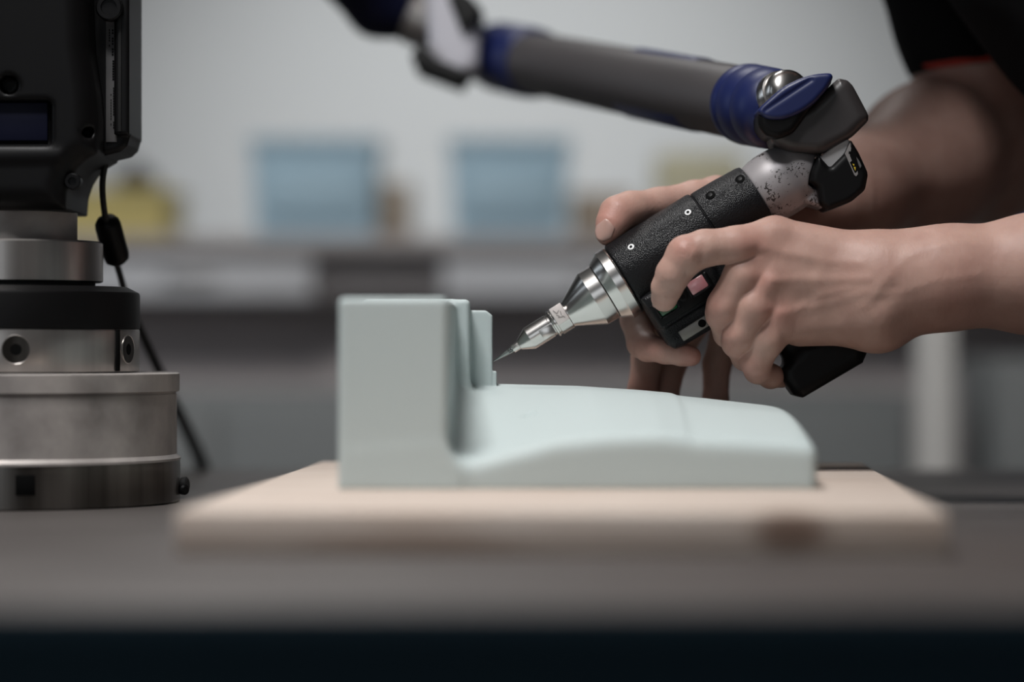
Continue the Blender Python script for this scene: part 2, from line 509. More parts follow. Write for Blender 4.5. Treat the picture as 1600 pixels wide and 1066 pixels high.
# ------------------------------------------------------------------ the room
ZF, ZC, XL, XR, YB, YN = -900, 2000, -2800, 3200, 3050, -4200
def struct(name, c, s, m):
    o = box(name, c, s, m); tag(o, kind='structure'); return o
struct('floor', ((XL + XR) / 2, (YB + YN) / 2, ZF - 25), (XR - XL + 200, YB - YN + 200, 50), M['floor'])
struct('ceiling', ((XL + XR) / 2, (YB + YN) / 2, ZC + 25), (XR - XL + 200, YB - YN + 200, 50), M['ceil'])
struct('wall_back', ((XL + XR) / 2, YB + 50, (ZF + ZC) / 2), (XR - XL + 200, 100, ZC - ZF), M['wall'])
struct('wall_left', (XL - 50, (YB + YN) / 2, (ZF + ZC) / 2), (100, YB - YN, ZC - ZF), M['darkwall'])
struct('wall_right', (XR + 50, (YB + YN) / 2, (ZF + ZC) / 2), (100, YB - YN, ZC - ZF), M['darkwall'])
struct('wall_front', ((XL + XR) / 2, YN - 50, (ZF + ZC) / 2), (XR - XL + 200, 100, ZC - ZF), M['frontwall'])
for i, (x, y, p, c) in enumerate(LAMPS):
    t = empty('ceiling_light', (x * 1000, y * 1000, 2000), ['square panel light on the ceiling above the camera side of the table', 'square panel light on the ceiling directly over the foam pattern', 'square panel light on the ceiling over the back bench'][i], 'ceiling light', 'ceiling lights above the workshop')
    box('lamp_case', (x * 1000, y * 1000, 1958), (560, 350, 80), M['lampcase'], t, 6)
    box('diffuser', (x * 1000, y * 1000, 1912), (500, 300, 14), M['lamp'], t, 4)

for nm, c, sz in (('window_1', (-900, YN + 12, 750), (2300, 20, 1600)), ('window_2', (XL + 12, 200, 900), (20, 1700, 1200))):  # frames and glowing panes made up around the added fill lights
    f = empty(nm, c); f['kind'] = 'structure'
    box('window_frame', c, sz, M['lampcase'], f, 4)
    k = [i for i in range(3) if sz[i] == 20][0]
    c2 = list(c); s2 = [v - 100 for v in sz]; s2[k] = 8; c2[k] += 13
    box('pane', c2, s2, M['daylight'], f, 1)
for a_, b_, p_, c_ in SPOTS:  # housing made up for the added wall spot
    A_ = np.array(a_) * 1000; dd_ = (np.array(b_) - np.array(a_)); dd_ /= np.linalg.norm(dd_)
    t = empty('spotlight', tuple(A_ + np.array([0, 0, 280])), 'small black spotlight on the ceiling aimed at the back wall', 'spotlight')
    tube('stem', [A_ + np.array([0, 0, 280]), A_ + np.array([0, 0, 120]) - dd_ * 60, A_ - dd_ * 70], 10, M['blackmatte'], t)
    lathe('lamp_shade', A_ - dd_ * 90, dd_, [(0, 30), (10, 45), (85, 75), (82, 70), (14, 40)], M['blackmatte'], t, 48)

# ------------------------------------------------------------------ table, board, foam pattern
TF, TB = -784, 512
tb = empty('work_table', (0, TF, ZF), 'heavy table with a dark brown-grey steel plate top and blue-black front rail', 'table')
box('tabletop', (-350, (TF + TB) / 2, -10), (1880, TB - TF, 20), M['table'], tb, 2)
box('edge_strip', (-350, TF - 1.2, -11), (1880, 3, 19), M['tableside'], tb, 0.5)
box('front_rail', (-350, TF + 22, -80), (1870, 40, 120), M['tableside'], tb, 2)
box('rear_rail', (-350, TB - 22, -80), (1870, 40, 120), M['tableside'], tb, 2)
box('drawer_panel', (-350, TF + 30, -330), (1760, 20, 380), M['tableside'], tb, 2)
for x in (-1230, 530):
    for y in (TF + 60, TB - 60):
        box('leg', (x, y, (ZF - 20) / 2), (80, 80, -ZF - 20), M['tableside'], tb, 4)

bd = box('wooden_board', (38.7, -181, 10.5), (376, 626, 20.9), M['wood'], None, 1.2, Matrix.Rotation(R(-2.9), 3, 'Z'))
tag(bd, 'thick pale wooden board lying flat on the table under the foam pattern', 'board')

# foam pattern block
fx = np.array([-110, -34, -2, 24, 55, 85, 96, 130, 166, 180], float); fz = np.array([26, 33, 41.5, 48.4, 51.5, 52.5, 51.2, 50, 48, 47], float)
bxs = np.array([-110, -10, 42, 83, 106, 125, 160, 175, 185], float); bz = np.array([77, 77, 75.7, 73, 70.9, 68.9, 64.5, 61.6, 59], float)
def foam(P):
    X, Y, Z = P[:, 0], P[:, 1], P[:, 2]
    t = np.clip((Y + 262) / 262.0, 0, 1.2)
    hf = np.interp(X, fx, fz); hb = np.interp(X, bxs, bz)
    h = hf * (1 - t) + hb * t + 7.0 * np.sin(np.pi * np.clip(t, 0, 1)) * np.clip((X + 10) / 60, 0, 1)
    h = h - 1.2 * (1 / (1 + np.exp(-(X - 100 - 5 * t) / 0.8)))
    top = (Z - h) * 0.93
    low = bx((38.5, -126, 60), (134, 134, 80), 5.0)(P)
    low = smax(low, top, 9.0 if True else 0)
    # sharper edge at the back, where the top breaks over
    lean = (P - np.array([0, 0, 75], np.float32))
    dr = (129 - Z) * 0.045
    q = np.stack([X + 67 + dr * 0.3, Y + 142, Z - 70], 1)
    tall = bx((0, 0, 0), (31, 121, 59), 3.5)(q.astype(np.float32)) 
    tall2 = bx((-61, -20, 64), (34, 18, 67.5), 3.0)(P)
    rib = bx((-46.7, -2, 65), (34, 10, 59.8), 1.4)(P)
    ribc = AND(lambda P: rib, lambda P: (P[:, 0] * 0.60 + P[:, 2] * 0.8) - (-12.7 * 0.60 + 121.5 * 0.8), 0.6)(P)
    foot = bx((-31, -2, 52), (21.0, 9.0, 33.5), 0.6)(P)
    d = smin(low, tall, 20.0)
    d = smin(d, tall2, 5.0)
    d = smin(d, ribc, 1.0)
    d = smin(d, foot, 0.6)
    d = smax(d, bx((37.4, -126.5, 76), (135.4, 136.5, 58), 3.5)(P), 1.0)
    d = smax(d, 21.0 - Z, 0.0)
    dim = np.sqrt((X - 10) ** 2 + (Y + 150) ** 2 + (Z - 62.0) ** 2) - 5.5
    d = smax(d, -dim, 1.0)
    return d
fo = sdf_obj('foam_pattern', foam, (-106, -270, 14), (182, 22, 136), 1.1, M['foam'], None, 180)
tag(fo, 'pale green-grey tooling foam pattern with tall block at left and curved ramp', 'foam model')

# ------------------------------------------------------------------ measuring arm
arm = empty('measuring_arm', (-329, 0, 0), 'articulated measuring arm with black column, blue-ringed tube and steel probe held in hands', 'measuring arm')
cx = -329.3
def zz(py): return EYE + (HZ - py) * D0 / F0
def base_lathe(name, prof, m, par, n=128, flute=None):
    return lathe(name, (cx, 0, 0), (0, 0, 1), [(z, r * D0 / F0) for z, r in prof], m, par, n, 30, flute=flute)
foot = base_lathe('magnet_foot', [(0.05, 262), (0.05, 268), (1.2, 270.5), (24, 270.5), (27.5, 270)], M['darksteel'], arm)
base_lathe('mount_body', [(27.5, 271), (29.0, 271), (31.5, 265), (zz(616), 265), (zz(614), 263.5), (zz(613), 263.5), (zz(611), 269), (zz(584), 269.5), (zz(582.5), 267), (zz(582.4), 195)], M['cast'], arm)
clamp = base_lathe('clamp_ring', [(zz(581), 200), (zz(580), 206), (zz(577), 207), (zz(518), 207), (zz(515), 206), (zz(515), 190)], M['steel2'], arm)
base_lathe('lock_ring', [(zz(515), 200), (zz(514), 207.5), (zz(462), 207.5), (zz(458), 206), (zz(449), 188), (zz(449), 120)], M['black'], arm)
base_lathe('gasket', [(zz(449), 138), (zz(441), 138)], M['blackmatte'], arm)
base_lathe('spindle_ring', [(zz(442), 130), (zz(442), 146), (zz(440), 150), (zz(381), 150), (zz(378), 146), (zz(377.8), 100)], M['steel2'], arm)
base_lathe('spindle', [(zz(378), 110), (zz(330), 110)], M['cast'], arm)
# clamp screws and slot on the clamp ring
def on_ring(deg, r): return np.array([cx + r * math.sin(R(deg)), -r * math.cos(R(deg)), 0])
for deg in (13.5, 73.0, -47):
    p = on_ring(deg, 207 * D0 / F0); nrm = np.array([math.sin(R(deg)), -math.cos(R(deg)), 0])
    p[2] = zz(546)
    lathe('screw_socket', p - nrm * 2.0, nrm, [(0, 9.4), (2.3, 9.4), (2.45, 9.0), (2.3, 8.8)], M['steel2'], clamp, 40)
    lathe('socket_dish', p - nrm * 2.0, nrm, [(0, 8.6), (2.4, 8.6), (2.41, 3.6)], M['darksteel'], clamp, 40)  # flat darker disc paints the shading of a conical dish
    lathe('socket_hole', p - nrm * 2.0, nrm, [(0, 3.6), (2.5, 3.6)], M['ink'], clamp, 24)
for deg in (63.5, -62):
    p = on_ring(deg, 206.6 * D0 / F0); p[2] = zz(547.5)
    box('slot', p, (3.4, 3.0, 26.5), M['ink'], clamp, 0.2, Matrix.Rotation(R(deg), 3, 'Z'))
# square pocket on the foot and dot on the mount
p = on_ring(15.5, 270.6 * D0 / F0); p[2] = 16
box('pocket', p, (12, 1.2, 12.5), M['ink'], foot, 0.3, Matrix.Rotation(R(15.5), 3, 'Z'))
p = on_ring(-2.2, 265 * D0 / F0); nrm = np.array([0, -1, 0]); p[2] = zz(668)
lathe('index_hole', p + nrm * -2, nrm, [(0, 3.0), (2.5, 3.0)], M['ink'], arm, 24)
# lever screw at the foot
lv = lathe('release_screw', (cx + 268 * D0 / F0, 6, 11), (1, -0.2, 0.1), [(-2, 3.0), (2, 3.0), (2.2, 4.6), (5.6, 4.8), (6.4, 3.6), (6.4, 1.5)], M['blackmatte'], arm, 24)
lathe('knob', (cx + 276 * D0 / F0, 2, 8), (0.6, -1, 0), [(-2, 2.0), (-1, 3.4), (2, 3.4), (3, 2.0)], M['black'], lv, 24)

# column housing
def colf():
    out = [(-160, -420), (150, -420), (160, 20), (163, 95), (173, 160), (175.5, 200), (175.5, 250), (160, 259), (146, 271), (136, 287), (129, 308), (127, 336), (-107, 336), (-109, 308), (-116, 287), (-126, 271), (-150, 250), (-155, 200)]
    return poly(out, -45, -62, 62, 15)
colb = colf()
colb = poly([(-160, -420), (150, -420), (160, 20), (163, 95), (173, 160), (175.5, 200), (175.5, 250), (160, 259), (146, 271), (136, 287), (129, 308), (127, 336), (-107, 336), (-109, 308), (-116, 287), (-126, 271), (-150, 250), (-155, 200)], 20, -62, 62, 15)
cut = U([bx((W(20, 203, -62)[0], -62, zz(203)), (S(58), 9, S(34)), 3.0)], 1)
h1 = cyl(W(14, 133, -80), W(14, 133, -48), 6.0); h2 = cyl(W(137, 207, -80), W(137, 207, -40), 3.6)
ridge = rc(W(-120, 246, -60), W(92, 243, -60), 3.0, 3.0)
def column(P):
    d = smin(colb(P), ridge(P), 5)
    d = smax(d, -cut(P), 2.5); d = smax(d, -h1(P), 1.5); d = smax(d, -h2(P), 1.0)
    return d
lo, hi = bounds_px(-175, -430, 185, 345, -70, 70)
hs = sdf_obj('column_housing', column, lo, hi, 2.4, M['black'], arm, 180)
box('navy_panel', (W(12, 200, -54)[0], -54, zz(200)), (S(122), 3, S(58)), M['darkblue'], hs, 0.6)
p = W(112, 283, -58)
q = lathe('cap_screw', p + np.array([0, 14, 0]), (0, -1, 0), [(0, 5.2), (11.5, 5.2), (12, 4.6), (12, 2.6), (10, 2.4)], M['black'], hs, 24)
# electronics pack at the right of the column
pk = sdf_obj('electronics_pack', U([poly([(150, -420), (218, -420), (218, 222), (214, 236), (204, 245), (176, 252), (150, 250)], 35, -18, 45, 4),
                                  poly([(196, -420), (219, -420), (219, 220), (196, 220)], 32, -26, 42, 2)], 1.0),
             *bounds_px(145, -428, 228, 258, -30, 50), 1.3, M['black'], arm, 180)
box('edge_strip', (W(205, 0, 32)[0] , -26.4, zz(20)), (S(5), 1.6, S(380)), M['blackmatte'], pk, 0.3)
lb = box('rating_label', (W(174, 135, -19)[0], -18.6, zz(130)), (S(17), 0.8, S(190)), M['label'], pk, 0.2)
for (a, b, w, x) in ((46, 92, 2.4, 176), (50, 78, 1.6, 171), (98, 130, 2.6, 177), (104, 112, 2, 172), (140, 205, 1.6, 177.5), (150, 200, 1.2, 173.5)):
    n = max(2, int((b - a) / 4)); bm = bmesh.new()
    rnd = random.Random(a)
    for k in range(n):
        if rnd.random() < 0.85: bm_box(bm, (W(x, 0, -19)[0], -19.1, zz(a + (b - a) * (k + .5) / n)), (S(w), 0.3, S((b - a) / n * 0.7)), 0)
    obj_bm('print', bm, M['ink'], lb)
lathe('socket', W(171, 12, -30) + np.array([0, 6, 0]), (0, -1, 0), [(0, 8.6), (9, 8.6), (10, 7.6), (10, 5.2), (8.5, 5.0), (8.5, 0.1)], M['black'], pk, 32)

# link tube from the wrist joint back to the elbow joint
TA, TB2 = W(1180, 165, 50), W(787, 90, 540)
td = (TB2 - TA) / np.linalg.norm(TB2 - TA); TL = np.linalg.norm(TB2 - TA)
tubeo = lathe('link_tube', TA, td, [(-8, S(50)), (0, S(60)), (TL, S(60))], M['greytube'], arm, 96)
def bluering(name, a, b, R0, flare):
    return lathe(name, TA, td, [(a, R0 * 0.86), (a, R0 * 0.94), (a + 2, R0 * 1.03), (a + 9, R0 * 1.05), (a + 11, R0 * 1.01), (a + 13, R0 * 1.01), (a + 15, R0 * 1.06), (b - 12, R0 * 1.05), (b - 10, R0 * 1.0), (b - 8, R0 * 1.03), (b - 2, R0 * 1.0), (b, R0 * 0.93)], M['blue'], arm, 96, 50)
lathe('blue_ring', TA, td, [(-40, S(38)), (-46, S(40)), (-47, S(44)), (-42, S(56)), (-36, S(62.5)), (-30, S(64)), (-20, S(65)), (-18.5, S(63)), (-16.5, S(63)), (-15, S(65)), (2, S(65.5)), (4, S(64)), (6, S(64)), (8, S(66)), (14, S(65)), (16, S(61))], M['blue'], arm, 96, 50)
bluering('blue_ring', TL - 80, TL + 22, S(66), 0)
# blue grip pads wrapped on the tube
for (a0, a1) in ((R(60), R(130)), (R(240), R(310))):
    V = []; Fc = []; d_, x_, y_ = frame(td); x_ = np.cross(np.array([0, 1., 0]), td); x_ /= np.linalg.norm(x_); y_ = np.cross(td, x_)
    nn = 14
    for i, u in enumerate((95, 97, 213, 215)):
        for k in range(nn + 1):
            a = a0 + (a1 - a0) * k / nn
            r = S(60) + (0.0 if i in (0, 3) or k in (0, nn) else 1.2)
            V.append(TA + td * u + (x_ * math.sin(a) + y_ * math.cos(a)) * r)
    for i in range(3):
        for k in range(nn): Fc.append((i * (nn + 1) + k, i * (nn + 1) + k + 1, (i + 1) * (nn + 1) + k + 1, (i + 1) * (nn + 1) + k))
    link('blue_pad', V, Fc, M['blue'], tubeo, 60)
# elbow joint at the far end
ej = sdf_obj('elbow_link', U([poly([(655, -60), (720, -60), (735, 20), (752, 60), (750, 112), (722, 128), (690, 118), (672, 88), (668, 40)], 510, 478, 560, 10), rc(W(712, 76, 520), W(748, 84, 530), 20, 18)], 4),
             *bounds_px(640, -70, 800, 150, 460, 580), 2.6, M['grey'], arm, 180)
ej.data.materials[0] = M['hinge'] = mat('pale_grey_paint', (0.42, 0.41, 0.41), 0.5)
ej.data.materials[0] = M['linksilver'] = mat('satin_silver_link', (0.62, 0.61, 0.66), 0.45, 0.3)
sdf_obj('end_cap', poly([(643, 92), (660, 70), (682, 96), (734, 118), (722, 136), (652, 110)], 505, 470, 570, 5), *bounds_px(635, 60, 745, 145, 460, 580), 2.6, M['blackmatte'], ej, 180)
sdf_obj('end_cap', poly([(712, -14), (738, 2), (756, 24), (738, 50), (722, 56), (700, 0)], 505, 470, 570, 5), *bounds_px(690, -25, 765, 65, 460, 580), 2.6, M['blackmatte'], ej, 180)
UP = W(-30, -560, 60)
E0 = W(640, 22, 525); ed = (UP - E0) / np.linalg.norm(UP - E0); EL = np.linalg.norm(UP - E0)
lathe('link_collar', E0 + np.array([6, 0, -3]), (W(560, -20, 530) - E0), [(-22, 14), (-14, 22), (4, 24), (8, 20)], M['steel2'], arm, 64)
sdf_obj('elbow_housing', U([rc(W(640, 26, 525), W(592, 8, 522), 20, 26), rc(W(592, 8, 522), W(545, -50, 500), 26, 30)], 8), *bounds_px(460, -130, 680, 80, 470, 590), 3, M['darkblue'], arm, 180)
lathe('upper_tube', W(545, -50, 505), UP - W(545, -50, 505), [(0, 27), (np.linalg.norm(UP - W(545, -50, 505)), 30)], M['greytube'], arm, 64)
sdf_obj('shoulder_housing', U([rc(UP, (cx, 0, zz(-430)), 48, 50)], 4), (-450, -80, 480), (-240, 130, 680), 6, M['black'], arm, 180)

# wrist joint between the tube and the probe
lathe('chrome_ball', W(1212, 160, 14), W(1246, 128, -16) - W(1212, 160, 14), [(-8, S(36)), (2, S(42)), (8, S(42.5)), (12, S(41)), (15, S(39)), (15.5, S(36)), (20, S(35)), (24, S(31)), (27, S(22)), (28, S(8))], M['steel'], arm, 64, 50)
jl, jh = bounds_px(1170, 105, 1370, 345, -40, 50)
hp = [(1193, 196), (1205, 226), (1232, 238), (1281, 242), (1328, 217), (1358, 187), (1331, 136), (1322, 127), (1308, 124), (1293, 138), (1262, 168), (1230, 178)]
jh1 = sdf_obj('wrist_housing', U([poly(soft(hp, 2, 0.12), -12, -26, 34, 7)], 2), jl, jh, 0.9, M['grey'], arm, 180)
sdf_obj('bumper', poly(soft([(1182, 178), (1184, 200), (1196, 214), (1214, 219), (1238, 209), (1252, 190), (1262, 174), (1284, 150), (1300, 128), (1290, 122), (1262, 140), (1221, 160)], 2, 0.18), -24, -33, 30, 4.5), jl, jh, 0.9, M['black'], jh1, 180)
capb = poly(soft([(1181, 176), (1190, 165), (1221, 137), (1250, 123), (1272, 117), (1296, 115), (1301, 122), (1290, 142), (1270, 164), (1246, 180), (1221, 189), (1197, 189)], 2, 0.2), -26, -35, 28, 3.2)
sdf_obj('blue_cap', SUB(capb, rc(W(1196, 172, -36), W(1268, 124, -36), 1.6, 1.8), 1.2), jl, jh, 0.8, M['blue'], jh1, 180)

# probe: everything turned about the handle axis
T0 = W(770.7, 564.8, 0); ca, sa = math.cos(R(32)), math.sin(R(32))
ud = np.array([ca, 0, sa]); vd = np.array([-sa, 0, ca])
K = D0 / F0
def UV(u, v, Y=0.0): return T0 + ud * (u * K) + vd * (v * K) + np.array([0, Y, 0])
def plathe(name, prof, m, par, n=96, sm=25, flute=None): return lathe(name, T0, ud, [(u * K, r * K) for u, r in prof], m, par, n, sm, flute=flute)
st = plathe('stylus_tip', [(0, 0.3), (0.8, 0.9), (26, 4.0), (31, 4.6), (37, 4.6)], M['carbide'], arm)
nose = plathe('probe_nose', [(36, 3.5), (36, 6.2), (37, 6.6), (47, 6.6), (48, 8.2), (67, 18.9), (104, 18.9), (105, 17.6), (108.5, 17.6), (109, 21)], M['steel'], arm)
hexo = plathe('hex_collar', [(109, 18), (109.5, 22.0), (112, 22.6), (113, 20.8), (115.5, 20.8), (116.5, 23.0), (136, 23.0), (137, 22.4)], M['steel'], arm)
cone = plathe('probe_cone', [(136, 20), (137, 22), (140, 22.3), (183.5, 46.4), (204, 46.4), (205, 45.5)], M['steel'], arm)
plathe('seam_ring', [(204.5, 45.2), (206.8, 45.2)], M['blackmatte'], cone)
plathe('flange', [(206.5, 46), (206.5, 48.5), (208, 49.5), (221, 57), (223, 59.5), (237, 59.5), (239.5, 58), (241, 50)], M['steel'], arm)
# wrench flat with scratched marking
RF = Matrix(((ud[0], vd[0], 0), (0, 0, -1), (ud[2], vd[2], 0)))   # local x=u, y=v, z=toward camera
ff = box('marked_flat', UV(126, 8, -22.2 * K), (20 * K, 29 * K, 2.4), mat('pale_flat', (0.80, 0.72, 0.69), 0.5, 0.4, bump=(500, 0.15, 0.1)), hexo, 0.25, RF)
ff2 = box('wrench_flat', UV(96, -6, -17.6 * K), (22 * K, 17 * K, 1.4), M['steel'], nose, 0.2, RF)

def text(s, size, loc, m, par, rot, name='print', ext=0.05):
    c = bpy.data.curves.new(name, 'FONT'); c.body = s; c.size = size * MM; c.extrude = ext * MM; c.align_x = 'CENTER'; c.align_y = 'CENTER'
    o = bpy.data.objects.new(name, c); COL.objects.link(o); c.materials.append(m)
    dg = bpy.context.evaluated_depsgraph_get()
    me = bpy.data.meshes.new_from_object(o.evaluated_get(dg))
    o2 = bpy.data.objects.new(name, me); COL.objects.link(o2)
    bpy.data.objects.remove(o)
    o2.rotation_euler = rot.to_euler(); o2.parent = par
    off = Vector((0, 0, 0)); p = par
    while p: off += p.location; p = p.parent
    o2.location = Vector(tuple(loc)) * MM - off
    return o2
RT = Matrix(((vd[0] * -1, ud[0], 0), (0, 0, -1), (vd[2] * -1, ud[2], 0)))
RT = Matrix(((-vd[0], ud[0], 0), (0, 0, -1), (-vd[2], ud[2], 0)))
RF2 = Matrix(((ud[0], vd[0], 0.0), (0, 0, -1.0), (ud[2], vd[2], 0.0)))
text('SS', 3.6, UV(31.5, 0, -4.9 * K), M['ink'], st, RF2, ext=0.12)
em_ = mat('etched_grey', (0.42, 0.37, 0.35), 0.5, 1.0)
for (u_, v_, w_, h_, a_) in ((122, 14, 1.2, 8, 20), (126, 12, 6, 1.0, 30), (129, 8, 1.0, 7, -15), (125, 3, 7, 1.0, -25), (123, 7, 1.0, 5, 40), (130, 1, 1.0, 5, 30)):
    box('etched_mark', UV(u_, v_, -22.2 * K - 1.25), (w_ * K, h_ * K, 0.25), em_, hexo, 0, RF @ Matrix.Rotation(R(a_), 3, 'Z'))

# grip body
sp = np.linspace(0, 1, 5)
gb = plathe('grip_body', [(241, 50), (241, 57), (243, 60), (247, 61), (300, 61.5), (392, 61), (396, 60), (398, 57)], M['leather'], arm, 128)
gr = plathe('rear_grip', [(398.5, 56), (400, 58), (404, 58.5), (440, 57.5), (480, 55), (486, 53.5), (488, 48)], M['leather'], arm, 128)
plathe('grip_seam', [(396, 56), (402, 56)], M['blackmatte'], gb)
# screws and rings on the handle: on the surface at angle th above the camera-facing line
def on_grip(u, v, r0): 
    y = -math.sqrt(max(r0 * r0 - v * v, 0)); return UV(u, v, y * K), (vd * (v / r0) + np.array([0, y / r0, 0]))
for (px, py) in ((984, 387.5), (1072, 334)):
    dx, dy = px - 770.7, py - 564.8; u, v = ca * dx - sa * dy, -sa * dx - ca * dy
    p, nn = on_grip(u, v, 61.5)
    w = lathe('target_mark', p - nn * 0.6, nn, [(0, 2.2), (0.75, 2.2), (0.8, 2.0)], M['white'], gb, 24)
    lathe('mark_centre', p - nn * 0.6, nn, [(0, 0.95), (1.0, 0.95)], M['ink'], gb, 16)
for (px, py, r0_) in ((1107, 307, 58.6), (1153, 282, 55.5)):
    dx, dy = px - 770.7, py - 564.8; u, v = ca * dx - sa * dy, -sa * dx - ca * dy
    p, nn = on_grip(u, v, r0_)
    lathe('screw_recess', p - nn * 0.8, nn, [(0, 3.3), (0.9, 3.3), (1.0, 3.0)], M['ink'], gr, 24)
    lathe('screw', p - nn * 0.6, nn, [(0, 1.6), (1.0, 1.6), (1.1, 1.2)], M['black'], gr, 16)
# button pod and pistol handle
def uvp(pts): return [(UV(u, v)[0], UV(u, v)[2]) for u, v in pts]
pod = sdf_obj('button_pod', U([poly_mm(uvp([(243, -10), (243, -122), (250, -133), (264, -136), (420, -140), (440, -10)]), -20, 20, 6),
                               poly_mm(uvp([(244, -38), (246, -92), (252, -98), (360, -98), (372, -40)]), -26, 0, 4)], 2.5),
              UV(235, -60, -32).min() * 0 + np.minimum.reduce([UV(235, 10, -32), UV(235, -150, -32), UV(450, -150, -32)]) - 4,
              np.maximum.reduce([UV(235, 10, 26), UV(450, 10, 26), UV(450, -150, 26)]) + 4, 0.8, M['leather'], arm, 180)
box('pod_plate', UV(300, -74, -25.6), (104 * K, 38 * K, 3.2), M['black'], pod, 1.2, RF, 3)
box('red_button', UV(329.5, -66.5, -27.6), (29 * K, 21.5 * K, 2.6), M['redbtn'], pod, 0.8, RF, 3)
box('green_button', UV(272, -68, -27.2), (29 * K, 24 * K, 2.2), M['greenbtn'], pod, 0.8, RF, 3)
def ringframe(name, u, v, w, h, t):
    bm = bmesh.new()
    for (du, dv, sw, sh) in ((0, h / 2, w + t, t), (0, -h / 2, w + t, t), (w / 2, 0, t, h + t), (-w / 2, 0, t, h + t)):
        bm_box(bm, UV(u + du, v + dv, -27.6), (sw * K, sh * K, 2.6), 0.3, RF)
    return obj_bm(name, bm, M['leather'], pod)
ringframe('button_frame', 329.5, -66.5, 33, 25.5, 3); ringframe('button_frame', 272, -68, 33, 28, 3)
lathe('pod_screw', UV(301, -70, -26), (0, -1, 0), [(0, 3.0), (2.6, 3.0), (2.8, 2.6), (2.8, 1.6), (2.0, 1.5), (2.0, 0.1)], M['black'], pod, 24)
M['latch'] = mat('dull_nickel', (0.17, 0.16, 0.145), 0.38, 0.8)
sb = box('steel_latch', UV(305, -121, -20.5), (78 * K, 18 * K, 5), M['latch'], pod, 0.9, RF, 2)
lathe('latch_hole', UV(305, -121, -21.5), (0, -1, 0), [(0, 2.6), (1.75, 2.6)], M['ink'], pod, 24)
hg = sdf_obj('pistol_handle', U([poly_mm(uvp([(384, -60), (386, -260), (470, -260), (460, -60)]), -14, 14, 9),
                               poly_mm(uvp([(374, -246), (366, -264), (368, -292), (378, -303), (486, -306), (500, -296), (503, -262), (490, -244), (420, -236)]), -17, 17, 6.5)], 6),
             np.minimum.reduce([UV(360, -50, -22), UV(360, -312, -22), UV(510, -312, -22)]) - 4, np.maximum.reduce([UV(360, -50, 22), UV(510, -50, 22), UV(510, -312, 22)]) + 4, 1.0, M['black'], arm, 180)

# silver neck and black lens housing behind the grip
nk = U([cyl(UV(486, 0), UV(540, 0), 47 * K, 2.0), rc(UV(520, 0), UV(556, -2), 52 * K, 50 * K)], 8)
nk = SUB(nk, poly([(1279, 236), (1266, 272), (1264, 288), (1276, 296), (1290, 340), (1420, 330), (1400, 190), (1283, 245)], -22, -40, 60, 0.5), 0.8)
nk2 = poly([(1255, 290), (1290, 296), (1284, 326), (1270, 322), (1258, 318), (1235, 332), (1225, 300)], -10, -14, 20, 4)
sdf_obj('silver_neck', U([nk, nk2], 1.0), jl, jh, 0.8, M['neck'], arm, 180)
lens = poly(soft([(1279, 242), (1267, 270), (1265, 284), (1277, 293), (1281, 318), (1295, 329), (1331, 315), (1352, 297), (1357, 271), (1342, 238), (1329, 217), (1319, 240), (1297, 262)], 2, 0.1), -22, -24, 22, 4)
ln = sdf_obj('lens_housing', lens, jl, jh, 0.8, M['black'], arm, 180)
sdf_obj('hinge_face', poly([(1280, 246), (1322, 214), (1334, 226), (1322, 256), (1296, 274)], -20, -20.5, 16, 1.2), jl, jh, 0.9, M['hinge'], arm, 180)
RS = Matrix.Rotation(R(-62), 3, 'Y')
def on_face(px, py, Y=-24.3): return W(px, py, Y)
Rl = Matrix.Rotation(R(66), 3, 'Y')
def prism(name, pts, Y, th, m, par):
    q = [W(x, y, Y) for x, y in pts]; n = len(q)
    V = q + [p + np.array([0, th, 0]) for p in q]
    return link(name, V, [tuple(range(n)), tuple(range(2 * n - 1, n - 1, -1))] + [(i, i + n, (i + 1) % n + n, (i + 1) % n) for i in range(n)], m, par, 30)
M['stickergrey'] = mat('sticker_grey', (0.20, 0.19, 0.185), 0.5)
sk = prism('warning_sticker', [(1327, 226), (1320, 241), (1324, 250), (1335, 273), (1338, 275), (1341, 270), (1346, 262), (1345, 255), (1331, 229)], -24.25, 0.5, M['ink'], ln)
prism('sticker_border', [(1328, 223), (1320, 240), (1323, 246), (1335, 273.5), (1338, 275.5), (1340.5, 272), (1340, 267), (1337.5, 270.5), (1335.5, 270), (1328, 254), (1331, 251), (1328, 243), (1330, 232)], -24.4, 0.3, M['stickergrey'], sk)
prism('sticker_border', [(1338, 245), (1343, 252), (1346, 259), (1344, 263), (1341, 256)], -24.4, 0.3, M['label'], sk)
prism('sticker_print', [(1332, 256), (1335, 256.5), (1334.5, 259.5)], -24.4, 0.3, M['yellowink'], sk)
prism('sticker_print', [(1334, 261), (1337, 261), (1336.5, 267)], -24.4, 0.3, M['yellowink'], sk)
prism('sticker_mark', [(1326.5, 236), (1329, 237), (1328.5, 241), (1326, 240)], -24.6, 0.3, M['ink'], sk)

